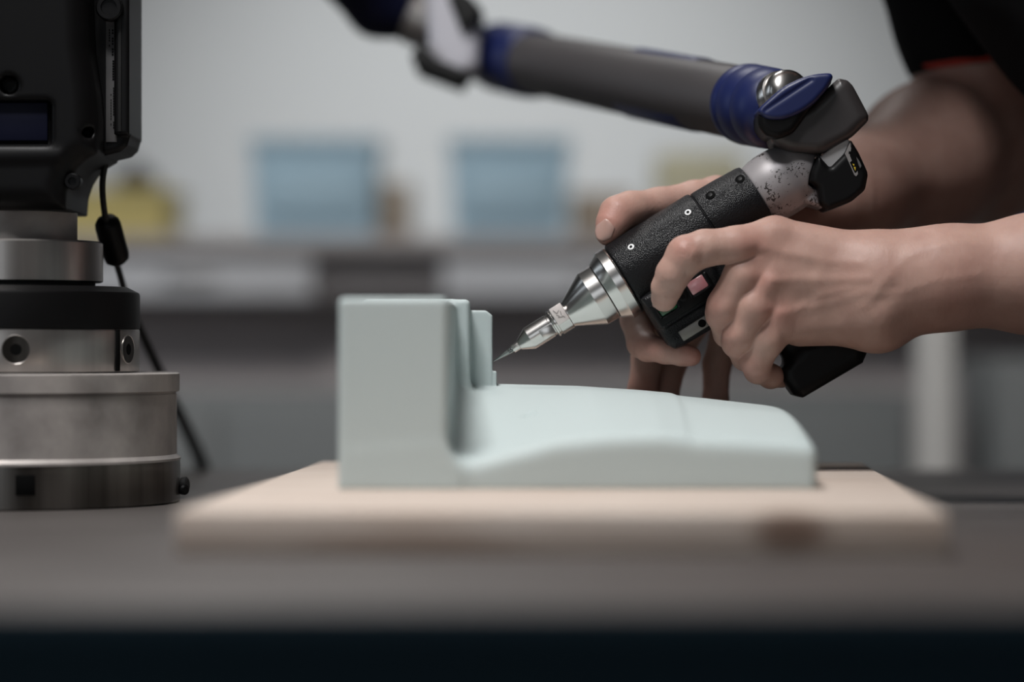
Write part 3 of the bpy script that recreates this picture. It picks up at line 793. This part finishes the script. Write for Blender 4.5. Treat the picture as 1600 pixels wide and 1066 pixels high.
# ------------------------------------------------------------------ cable with ferrite
cb = empty('cable', tuple(W(316, 736, 480)), 'thin black cable with a ferrite lump hanging from the column, running over table edge', 'cable')
tube('cable_cord', [W(166, 250, 30), W(160, 285, 30), W(163, 330, 35), W(173, 380, 55), W(186, 425, 80), W(200, 470, 130), W(230, 540, 200), W(262, 610, 300), W(290, 668, 420), W(313, 720, 500), W(319, 756, 532), W(320, 900, 545)],
     [2.1, 2.1, 2.1, 2.2, 2.2, 2.4, 3.2, 4.0, 5, 5.5, 5.5, 5.5], M['blackmatte'], cb)
fa, fb = W(166, 343, 44), W(184, 408, 60)
fdv = fb - fa
lathe('ferrite', fa, fdv, [(-2, 3), (-1, 6), (2, 8.2), (5, 8.8), (np.linalg.norm(fdv) - 5, 8.8), (np.linalg.norm(fdv) - 1, 8), (np.linalg.norm(fdv) + 1.5, 5), (np.linalg.norm(fdv) + 2, 3)], M['black'], cb, 40, 50)

# ------------------------------------------------------------------ background bench and what stands on it
BY = 1755.0
def bz_(py, Y=BY): return EYE - (py - HZ) * (D0 + Y) / F0
def bxx(px, Y=BY): return (px - 800) * (D0 + Y) / F0
def bbox(name, x0, y0, x1, y1, Y0, dep, m, par=None, bev=3):
    X0, X1, Z1, Z0 = bxx(x0, Y0), bxx(x1, Y0), bz_(y0, Y0), bz_(y1, Y0)
    return box(name, ((X0 + X1) / 2, Y0 + dep / 2, (Z0 + Z1) / 2), (X1 - X0, dep, Z1 - Z0), m, par, bev)
wb = empty('workbench', (0, BY, ZF), 'long wall bench with dark top, light grey drawer fronts and dark open space below', 'workbench')
bbox('bench_top', -700, 368, 2500, 392, BY, 700, M['benchtop'], wb)
for (a, b) in ((-680, 90), (100, 488), (692, 1180), (1190, 1900)):
    dr = bbox('drawer', a, 404, b, 466, BY + 15, 130, M['benchfront'], wb)
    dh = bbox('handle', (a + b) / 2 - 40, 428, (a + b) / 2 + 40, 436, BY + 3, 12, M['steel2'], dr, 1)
bbox('back_panel', -690, 392, 2490, 1700, BY + 160, 20, M['benchdark'], wb)
bbox('centre_panel', 488, 392, 692, 470, BY + 40, 100, M['benchmid'], wb)
for x in (-680, 2460):
    Xc = bxx(x); box('leg', (Xc, BY + 60, (ZF + bz_(392)) / 2), (50, 50, bz_(392) - ZF), M['benchdark'], wb, 3)
lc = empty('low_cabinet', (0, BY - 300, ZF), 'low mid-grey cabinet standing in front of the dark bench recess', 'cabinet')
cbd = bbox('cabinet_body', -200, 612, 1425, 1700, BY - 300, 260, M['cabgrey'], lc)
Z0c = bz_(612, BY - 300)
for a in (-190, 350, 890):
    bbox('door', a, 640, a + 530, 1650, BY - 312, 12, M['cabgrey'], lc)
ps = bbox('upright_post', 1440, 470, 1493, 1530, BY - 500, 60, M['post']); 
ps.dimensions = ps.dimensions
tag(ps, 'pale grey upright post standing right of the low cabinet, under the forearm', 'post')
rc2 = bbox('storage_cabinet', 1560, 560, 1900, 1680, BY - 420, 300, M['cabgrey'])
tag(rc2, 'grey cabinet at the right edge, beyond the pale post', 'cabinet')

def bin_(x0, x1, y0, y1, Y, label, name='storage_bin'):
    t = empty(name, (bxx((x0 + x1) / 2, Y), Y, bz_(y1, Y)), label, 'storage bin', None)
    X0, X1, Z1, Z0 = bxx(x0, Y), bxx(x1, Y), bz_(y0, Y), bz_(y1, Y)
    dep = 200; tw = 4; ins = 6
    bm = bmesh.new()
    # tapered open tub
    def ringv(z, e, yy): return [bm.verts.new((X0 + e, Y + yy, z)), bm.verts.new((X1 - e, Y + yy, z)), bm.verts.new((X1 - e, Y + dep - yy, z)), bm.verts.new((X0 + e, Y + dep - yy, z))]
    r = [ringv(Z0, 6, 6), ringv(Z1 - 8, 0, 0), ringv(Z1 - 8, -4, -4), ringv(Z1, -4, -4), ringv(Z1, 4, 4), ringv(Z0 + 4, 10, 10)]
    for i in range(5):
        for k in range(4): bm.faces.new((r[i][k], r[i][(k + 1) % 4], r[i + 1][(k + 1) % 4], r[i + 1][k]))
    bm.faces.new(r[0][::-1]); bm.faces.new(r[5])
    obj_bm('tub', bm, M['bin'], t)
    box('front_panel', ((X0 + X1) / 2, Y - 2, Z0 + (Z1 - Z0) * 0.45), ((X1 - X0) * 0.8, 6, (Z1 - Z0) * 0.5), M['bin'], t, 2)
    return t
bin_(392, 588, 215, 368, BY + 40, 'pale blue plastic bin on the bench, left of the two')
bin_(702, 890, 215, 368, BY + 40, 'pale blue plastic bin on the bench, right of the two')
def tagbox(o, label, cat): tag(o, label, cat); return o
tagbox(bbox('cardboard_box', 592, 285, 640, 368, BY + 90, 150, M['card']), 'small brown cardboard box beside the left blue bin', 'box')
tagbox(bbox('cardboard_box', 893, 300, 985, 368, BY + 90, 150, M['card']), 'brown cardboard box beside the right blue bin', 'box')
yc = empty('yellow_crate', (bxx(190), BY + 60, bz_(368)), 'yellow plastic crate on the bench behind the black column', 'crate')
bbox('crate_body', 60, 300, 262, 368, BY + 60, 200, M['yellow'], yc, 4); bbox('crate_rim', 55, 292, 267, 304, BY + 52, 216, M['yellow'], yc, 3)
tl = empty('hand_tool', (bxx(205), BY + 90, bz_(292)), 'dark grey hand tool lying on the yellow crate', 'tool')
bbox('tool_body', 180, 268, 240, 292, BY + 90, 60, M['grey'], tl, 4); bbox('tool_head', 196, 252, 222, 272, BY + 95, 40, M['grey'], tl, 4)
tagbox(bbox('yellow_folder', 1030, 238, 1160, 368, BY + 60, 160, M['paleyellow']), 'pale yellow box on the bench behind the gripping thumb', 'box')
tagbox(bbox('paper_stack', 1380, 335, 1560, 368, BY + 20, 220, M['post']), 'low pale box on the bench, seen between the two forearms', 'box')
tagbox(bbox('blue_canister', 1578, 285, 1720, 368, BY + 20, 120, M['blueitem']), 'blue box on the bench at the right edge above the forearm', 'box')

# ------------------------------------------------------------------ the person: two bare arms, black T-shirt
def HB(px, py, Y, rpx): return (W(px, py, Y), S(rpx, Y))
def chain(pts, k=3.0):
    q = [HB(*p) for p in pts]
    return U([rc(q[i][0], q[i + 1][0], q[i][1], q[i + 1][1]) for i in range(len(q) - 1)], k)

# near (left) hand -----------------------------------------------------
n_index = chain([(1208, 373, -37, 32), (1150, 383, -47, 29), (1100, 388, -50, 28.5), (1072, 399, -51, 30.5), (1052, 428, -49, 26.5), (1042, 450, -44, 23.5), (1038, 466, -38, 19), (1037, 470, -33, 17)], 3)
n_mid = chain([(1196, 396, -38, 32), (1160, 430, -44, 29), (1133, 478, -40, 28), (1129, 490, -34, 26), (1138, 520, -16, 23), (1150, 536, 4, 20)], 3)
n_ring = chain([(1198, 443, -41, 30), (1177, 480, -44, 28), (1157, 522, -38, 27), (1153, 534, -30, 25), (1165, 558, -12, 21), (1180, 572, 6, 18)], 3)
n_pinky = chain([(1216, 494, -38, 28), (1199, 530, -38, 27.5), (1181, 565, -32, 24), (1184, 578, -24, 21), (1204, 588, -12, 18.5), (1222, 590, 4, 16)], 3)
n_thumb = chain([(1300, 410, -14, 34), (1240, 385, 14, 30), (1180, 380, 34, 26), (1130, 385, 42, 22)], 4)
n_palm = U([
    rc(W(1214, 378, -36), W(1400, 424, -34), S(36), S(48)),
    rc(HB(1214, 418, -38, 1)[0], HB(1400, 440, -34, 1)[0], S(40), S(46)),
    rc(HB(1220, 460, -37, 1)[0], HB(1400, 455, -34, 1)[0], S(37), S(46)),
    rc(HB(1234, 498, -33, 1)[0], HB(1372, 490, -30, 1)[0], S(36), S(46)),
    rc(HB(1250, 506, -20, 1)[0], HB(1350, 496, -18, 1)[0], S(34), S(40)),
    rc(HB(1260, 400, -16, 1)[0], HB(1380, 430, -24, 1)[0], S(36), S(42)),
], 8)
n_fore = U([
    rc(W(1385, 436, -34), W(1480, 424, -34), S(68), S(66)),
    rc(W(1380, 466, -34), W(1470, 446, -34), S(62), S(66)),
    rc(W(1366, 498, -34), W(1372, 502, -34), S(40), S(42)),
    rc(W(1470, 434, -34), W(1620, 428, -30), S(73), S(88)),
    rc(W(1620, 428, -30), W(2010, 440, 10), S(88), S(108)),
], 12)
# knuckles, tendons and veins standing out on the back of the hand
def relief(P, px, amp, w, y0=-30.0, aniso=None):
    """raise (amp > 0) or lower the skin along a polyline given in the picture plane, on the side facing -Y"""
    X = P[:, 0]; Z = P[:, 2]; best = None
    Q = [W(a, b, -45) for a, b in px]
    if len(Q) == 1: Q = Q * 2
    for i in range(len(Q) - 1):
        ax, az = Q[i][0], Q[i][2]; ex, ez = Q[i + 1][0] - ax, Q[i + 1][2] - az
        t = np.clip(((X - ax) * ex + (Z - az) * ez) / (ex * ex + ez * ez + 1e-9), 0, 1)
        d2 = (X - ax - ex * t) ** 2 + (Z - az - ez * t) ** 2
        best = d2 if best is None else np.minimum(best, d2)
    return amp * np.exp(-best / (w * w)) * np.clip((y0 - P[:, 1]) / 10.0, 0, 1)
REL = [([(1178, 385), (1188, 390)], 0.9, 8.0), ([(1190, 438), (1199, 441)], 1.3, 7), ([(1207, 490), (1217, 491)], 1.0, 7),
       ([(1195, 389), (1240, 398), (1290, 408), (1340, 412)], 0.40, 3.4), ([(1204, 440), (1250, 436), (1300, 438), (1350, 436)], 0.45, 3.2), ([(1220, 490), (1290, 474), (1350, 458)], 0.3, 3.2),
       ([(1218, 412), (1262, 420)], -1.0, 6), ([(1224, 464), (1262, 466)], -1.2, 6), ([(1216, 372), (1244, 378)], -0.5, 5), ([(1196, 414)], -0.6, 5.0), ([(1206, 466)], -0.6, 5.0),
       ([(1244, 486), (1262, 470), (1290, 460), (1322, 452)], 0.22, 2.4), ([(1345, 478), (1358, 466), (1370, 446), (1392, 424), (1412, 402), (1440, 390), (1490, 380), (1540, 384)], 0.30, 3.4), ([(1362, 462), (1400, 458), (1450, 440), (1520, 430)], 0.25, 3.0),
       ([(1374, 468), (1390, 454)], -0.8, 5.5), ([(1240, 520), (1310, 512)], 0.5, 5.0), ([(1372, 504)], 1.6, 10.0),
       ([(1068, 388), (1078, 396)], 0.8, 4.5), ([(1128, 484)], 0.7, 5.5), ([(1148, 528)], 0.7, 5.5), ([(1172, 572)], 0.6, 4.5),
       ([(1100, 372), (1094, 400)], -0.35, 3), ([(1026, 444), (1046, 446)], 0.3, 3.0)]
for (x0, y0, ang, ln_, n_, sp_, am_) in ((1069, 392, 112, 9, 5, 4.0, 0.28), (1040, 447, 172, 8, 4, 3.6, 0.25), (1112, 493, 35, 7, 4, 4, 0.2), (1136, 540, 30, 7, 4, 4, 0.2), (1166, 578, 30, 7, 4, 4, 0.2)):
    for k in range(n_):
        o_ = (k - (n_ - 1) / 2) * sp_; a_ = R(ang)
        ax_, ay_ = math.cos(a_ + math.pi / 2) * o_, math.sin(a_ + math.pi / 2) * o_
        REL.append(([(x0 + ax_ - math.cos(a_) * ln_, y0 + ay_ - math.sin(a_) * ln_), (x0 + ax_ + math.cos(a_) * ln_, y0 + ay_ + math.sin(a_) * ln_)], -am_, 0.8))
def near(P):
    palm = smin(n_palm(P), n_fore(P), 16)
    d = None
    for f, k in ((n_index, 8), (n_mid, 6), (n_ring, 6), (n_pinky, 7), (n_thumb, 9)):
        q = smin(palm, f(P), k)
        d = q if d is None else smin(d, q, 0.7)
    for px, a, w in REL: d = d - relief(P, px, a, w, -24.0)
    return d
nlo = np.minimum(W(1005, 620, -75), W(1005, 620, 60)); nlo[1] = -85
nhi = W(1790, 310, 60); nhi[1] = 66
Vn, Qn = sdf_raw(near, (nlo[0], -84, W(0, 625, 0)[2]), (W(1700, 0, 0)[0], 64, W(0, 318, 0)[2]), 0.85, 2)

# far (right) hand and arm ----------------------------------------------
f_thumb = chain([(1190, 330, 62, 42), (1120, 308, 44, 32), (1085, 310, 34, 27), (1030, 320, 24, 26), (985, 328, 14, 28), (966, 336, 8, 29), (956, 352, 4, 24), (950, 366, 2, 18.5)], 4)
f_index = chain([(1080, 400, 62, 36), (1010, 450, 52, 30), (994, 500, 38, 24), (1003, 536, 20, 23), (1012, 543, 12, 21.5), (1040, 549, 0, 19), (1065, 554, -5, 17), (1080, 557, -6, 15.5)], 3)
f_mid = chain([(1100, 430, 72, 34), (1030, 500, 66, 30), (1012, 560, 60, 25), (1004, 610, 50, 23), (1000, 650, 38, 20)], 3)
f_ring = chain([(1130, 440, 74, 32), (1075, 510, 76, 28), (1048, 570, 74, 24), (1038, 620, 64, 22), (1034, 660, 50, 19)], 3)
f_pinky = chain([(1160, 450, 76, 30), (1135, 520, 80, 25), (1120, 570, 78, 22), (1118, 625, 70, 20), (1120, 668, 54, 17)], 3)
f_palm = U([rc(W(1110, 390, 70), W(1230, 340, 100), S(48), S(52)), rc(W(1130, 430, 76), W(1230, 370, 104), S(44), S(48)), rc(W(1150, 350, 66), W(1230, 345, 96), S(44), S(50))], 10)
EB = W(1580, 225, 300)
f_arm = U([rc(W(1225, 352, 98), W(1330, 300, 160), 27, 35), rc(W(1330, 300, 160), W(1440, 255, 230), 35, 48), rc(W(1440, 255, 230), W(1520, 235, 290), 48, 54), rc(W(1470, 225, 240), W(1520, 225, 280), 46, 50),
           rc(W(1545, 225, 285), W(1540, 90, 270), 50, 47), rc(W(1560, 230, 300), W(1620, 200, 300), 44, 40), rc(W(1540, 90, 270), W(1450, -190, 250), 47, 54)], 22)
def far(P):
    palm = smin(f_palm(P), f_arm(P), 16)
    d = None
    for f, k in ((f_thumb, 8), (f_index, 8), (f_mid, 8), (f_ring, 8), (f_pinky, 8)):
        q = smin(palm, f(P), k)
        d = q if d is None else smin(d, q, 1.0)
    for k in range(3):   # creases on the thumb joint
        d = smax(d, -rc(W(984 + k * 3, 318 - k * 2, -10), W(990 + k * 3, 342 - k * 2, -12), 0.8, 0.8)(P), 1.2)
    return d
Vf1, Qf1 = sdf_raw(far, (50, -30, 38), (250, 215, 250), 1.15, 2)
Vf2, Qf2 = sdf_raw(f_arm, (235, 70, 110), (470, 370, 470), 3.0, 2)
# keep the fine piece left of X=246 and the coarse piece right of it (they overlap a little)
def trunk(P):
    d = U([rc((395, 130, 405), (560, 120, 230), 98, 104), rc((560, 120, 230), (790, 70, 40), 104, 122), rc((385, 190, 440), (420, 30, 440), 66, 66), rc((385, 190, 440), W(1450, -190, 250), 60, 52), rc((425, 20, 440), (490, 0, 300), 52, 46), rc((490, 0, 300), W(2010, 440, 10), 46, 44),
           rc((800, 130, 60), (830, 150, -420), 88, 60), rc((830, 150, -420), (850, 150, -880), 58, 45), rc((800, 10, 60), (840, -20, -420), 88, 60), rc((840, -20, -420), (900, -20, -880), 58, 45), rc((360, 130, 480), (205, 85, 530), 56, 52)], 30)(P)
    return d
# near upper arm, far upper arm and trunk, coarse, mostly under the clothes and outside the frame
def rest(P): return U([trunk, rc(W(1690, 426, -25), W(2010, 440, 10), S(92), S(108)), rc(W(1450, -190, 250), W(1540, 60, 270), 54, 48), n_fore], 14)(P)
Vt, Qt = sdf_raw(AND(rest, lambda P: W(1640, 0, 0)[0] - P[:, 0]), (300, -210, -905), (990, 320, 660), 9.0, 1)
Vs, Fs, off = [], [], 0
for V_, Q_ in ((Vn, Qn), (Vf1, Qf1), (Vf2, Qf2), (Vt, Qt)):
    Vs.append(V_); Fs.append(Q_ + off); off += len(V_)
Vb = np.concatenate(Vs); Qb = np.concatenate(Fs)
person = link('person', Vb, Qb.tolist(), M['skin'], None, 180)
tag(person, 'person in black short-sleeved shirt with red hem, both bare hands guiding the probe', 'person')
at = person.data.attributes.new('flush', 'FLOAT', 'POINT')
fl = np.zeros(len(Vb))
for (px, py, Y, rad, a) in ((1066, 388, -60, 9, .4), (1180, 388, -58, 12, .4), (1192, 440, -58, 11, .4), (1210, 492, -54, 12, .4), (1112, 490, -48, 12, .4), (1137, 535, -42, 11, .4), (1165, 575, -36, 11, .4), (1036, 470, -45, 7, .25),
                            (950, 340, -5, 14, .5), (950, 372, -8, 9, .5), (1085, 556, -10, 12, .6), (1010, 545, 0, 16, .4), (1000, 610, 40, 12, .4), (1500, 470, -70, 22, .2)):
    fl = np.maximum(fl, a * np.exp(-((Vb - W(px, py, Y)) ** 2).sum(1) / rad ** 2))
at.data.foreach_set('value', fl.astype(np.float32))

def nail(c, nrm, tip, w, l, name='fingernail'):
    nrm = np.asarray(nrm, float); nrm /= np.linalg.norm(nrm); tip = np.asarray(tip, float); tip -= nrm * tip.dot(nrm); tip /= np.linalg.norm(tip)
    sd = np.cross(nrm, tip); V = []; Fc = []; n1, n2 = 12, 14
    for i in range(n1 + 1):
        s = -1 + 2 * i / n1
        for k in range(n2 + 1):
            t = -1 + 2 * k / n2
            ww = w * (math.sqrt(max(0.0, 1 - 0.9 * abs(s) ** 5)) if s < 0 else (1 - 0.45 * s ** 4))
            cc = c + tip * (s * l * (1 - 0.22 * t * t * (1 if s > 0 else 0.8))) + sd * (math.sin(t * 1.15) / math.sin(1.15) * ww) - nrm * ((1 - math.cos(t * 1.15)) * w * 0.75 + 0.05 * l * s * s)
            V.append(cc)
    for i in range(n1):
        for k in range(n2):
            Fc.append((i * (n2 + 1) + k, i * (n2 + 1) + k + 1, (i + 1) * (n2 + 1) + k + 1, (i + 1) * (n2 + 1) + k))
    o = link(name, V, Fc, M['nail'], person, 180)
    md = o.modifiers.new('thickness', 'SOLIDIFY'); md.thickness = 0.0006; md.offset = -1
    return o
nail(W(942, 359, -4.8), (-0.50, -0.86, 0.05), W(936, 376, -6) - W(953, 345, -4), 6.4, 7.2)
nail(W(1023, 468, -41), (-0.9, -0.42, -0.05), W(1030, 482, -36) - W(1020, 458, -44), 4.6, 5.0)
nail(W(1081, 568, -5), (0.1, 0.15, -1), np.array([1, 0, -0.1]), 4.6, 5.0)

# head bowed over the probe (unseen, above the frame), positioned to shade the far arm
HX = np.array([150.0, 40.0, 555.0]); hf_ = np.array([-0.80, -0.12, -0.58]); hf_ /= np.linalg.norm(hf_)
hs_ = np.cross(hf_, [0, 0, 1.0]); hs_ /= np.linalg.norm(hs_); hu_ = np.cross(hs_, hf_)
HM = np.stack([hf_, hs_, hu_], 1)
def hp_(f, s_, u): return HX + hf_ * f + hs_ * s_ + hu_ * u
def head(P):  # unseen head, shades the far arm
    d = U([el(hp_(-8, 0, 22), (96, 74, 88), HM), el(hp_(22, 0, -42), (62, 56, 70), HM), el(hp_(52, 0, -92), (24, 24, 18), HM)], 24)(P)
    d = smin(d, rc(hp_(84, 0, 2), hp_(98, 0, -30), 7, 11)(P), 10)
    d = smin(d, rc(hp_(76, -34, 16), hp_(80, 34, 16), 9, 9)(P), 12)
    for s_ in (-1, 1):
        d = smax(d, -el(hp_(88, s_ * 32, 0), (14, 17, 12), HM)(P), 8)
        d = smin(d, el(hp_(66, s_ * 31, 0), (14, 13, 12), HM)(P), 2)
        d = smin(d, SUB(el(hp_(-6, s_ * 74, -8), (18, 9, 30), HM), el(hp_(0, s_ * 82, -6), (10, 6, 20), HM), 3)(P), 5)
    d = smin(d, rc(hp_(76, -20, -56), hp_(76, 20, -56), 8, 8)(P), 5)
    d = smax(d, -rc(hp_(87, -22, -56), hp_(87, 22, -56), 1.6, 1.6)(P), 2)
    return smin(d, rc(hp_(-30, 0, -40), (330, 120, 490), 50, 55)(P), 25)
Vh, Qh = sdf_raw(head, (-10, -70, 390), (380, 220, 700), 4.0, 1)
Vs2 = [np.array([list(v.co) for v in person.data.vertices]) * 1000, Vh]
mh = bpy.data.meshes.new('head_surface'); mh.from_pydata([tuple(v * MM) for v in Vh], [], Qh.tolist()); mh.materials.append(M['skin'])
mh.polygons.foreach_set('use_smooth', [True] * len(mh.polygons))
bmj = bmesh.new(); bmj.from_mesh(person.data); bmj.from_mesh(mh); bmj.to_mesh(person.data); bmj.free(); bpy.data.meshes.remove(mh)
def hair(P):
    d = el(hp_(-14, 0, 28), (104, 81, 96), HM)(P)
    d = smax(d, (P - hp_(52, 0, 0)) @ hf_ - np.abs((P - HX) @ hu_ - 60) * 0.25, 8)
    d = smax(d, -((P - hp_(0, 0, -30)) @ (hu_ * 0.8 - hf_ * 0.9)), 8)
    return d + 1.5 * np.sin(P[:, 0] * 0.25) * np.sin(P[:, 1] * 0.3)
sdf_obj('hair', hair, (-10, -70, 420), (380, 220, 720), 4.5, mat('dark_hair', (0.02, 0.012, 0.008), 0.6), person, 180)

# shirt: sleeve and torso as cloth a little outside the body
sleeve_axis = (W(1484, 108, 270), W(1500, -200, 250))
def shirt(P):
    body = U([rc((400, 130, 392), (560, 120, 222), 108, 114), rc((560, 120, 222), (780, 70, 40), 114, 130), rc((385, 190, 440), (420, 40, 440), 82, 86), rc((385, 190, 440), W(1450, -190, 250), 70, 62), rc((425, 25, 440), (480, 2, 325), 78, 62)], 26)(P)
    sl = rc(W(1546, 125, 270), W(1450, -190, 252), 53, 66)(P)
    hem = (W(1480, 111, 270)[2] - P[:, 2]) + (P[:, 0] - W(1480, 104, 270)[0]) * 0.10
    sl = smax(sl, hem, 1.0)
    d = smin(body, sl, 14)
    n = 2.2 * np.sin(P[:, 0] * 0.09 + P[:, 2] * 0.05) * np.sin(P[:, 2] * 0.06 - P[:, 1] * 0.04)
    return d + n
sh = sdf_obj('shirt', shirt, (210, -210, 40), (960, 340, 590), 4.0, M['cloth'], person, 180)
hz = W(1480, 111, 270)[2]
def trimf(P):
    d = rc(W(1546, 125, 270), W(1450, -190, 252), 54.2, 67.2)(P)
    hem = (hz - P[:, 2]) + (P[:, 0] - W(1480, 104, 270)[0]) * 0.10
    return smax(smax(d, hem + -0.2, 1.0), -(hem + 4.2), 0.5)
sdf_obj('sleeve_trim', trimf, (215, 190, hz - 30), (440, 345, hz + 30), 1.6, M['trim'], sh, 180)
sdf_obj('trousers', U([rc((800, 130, 70), (830, 150, -420), 100, 74), rc((830, 150, -420), (850, 150, -850), 72, 62), rc((800, 10, 70), (840, -20, -420), 100, 74), rc((840, -20, -420), (900, -20, -850), 72, 62)], 20),
        (660, -200, -905), (1000, 240, 190), 9.0, M['trouser'], person, 180)
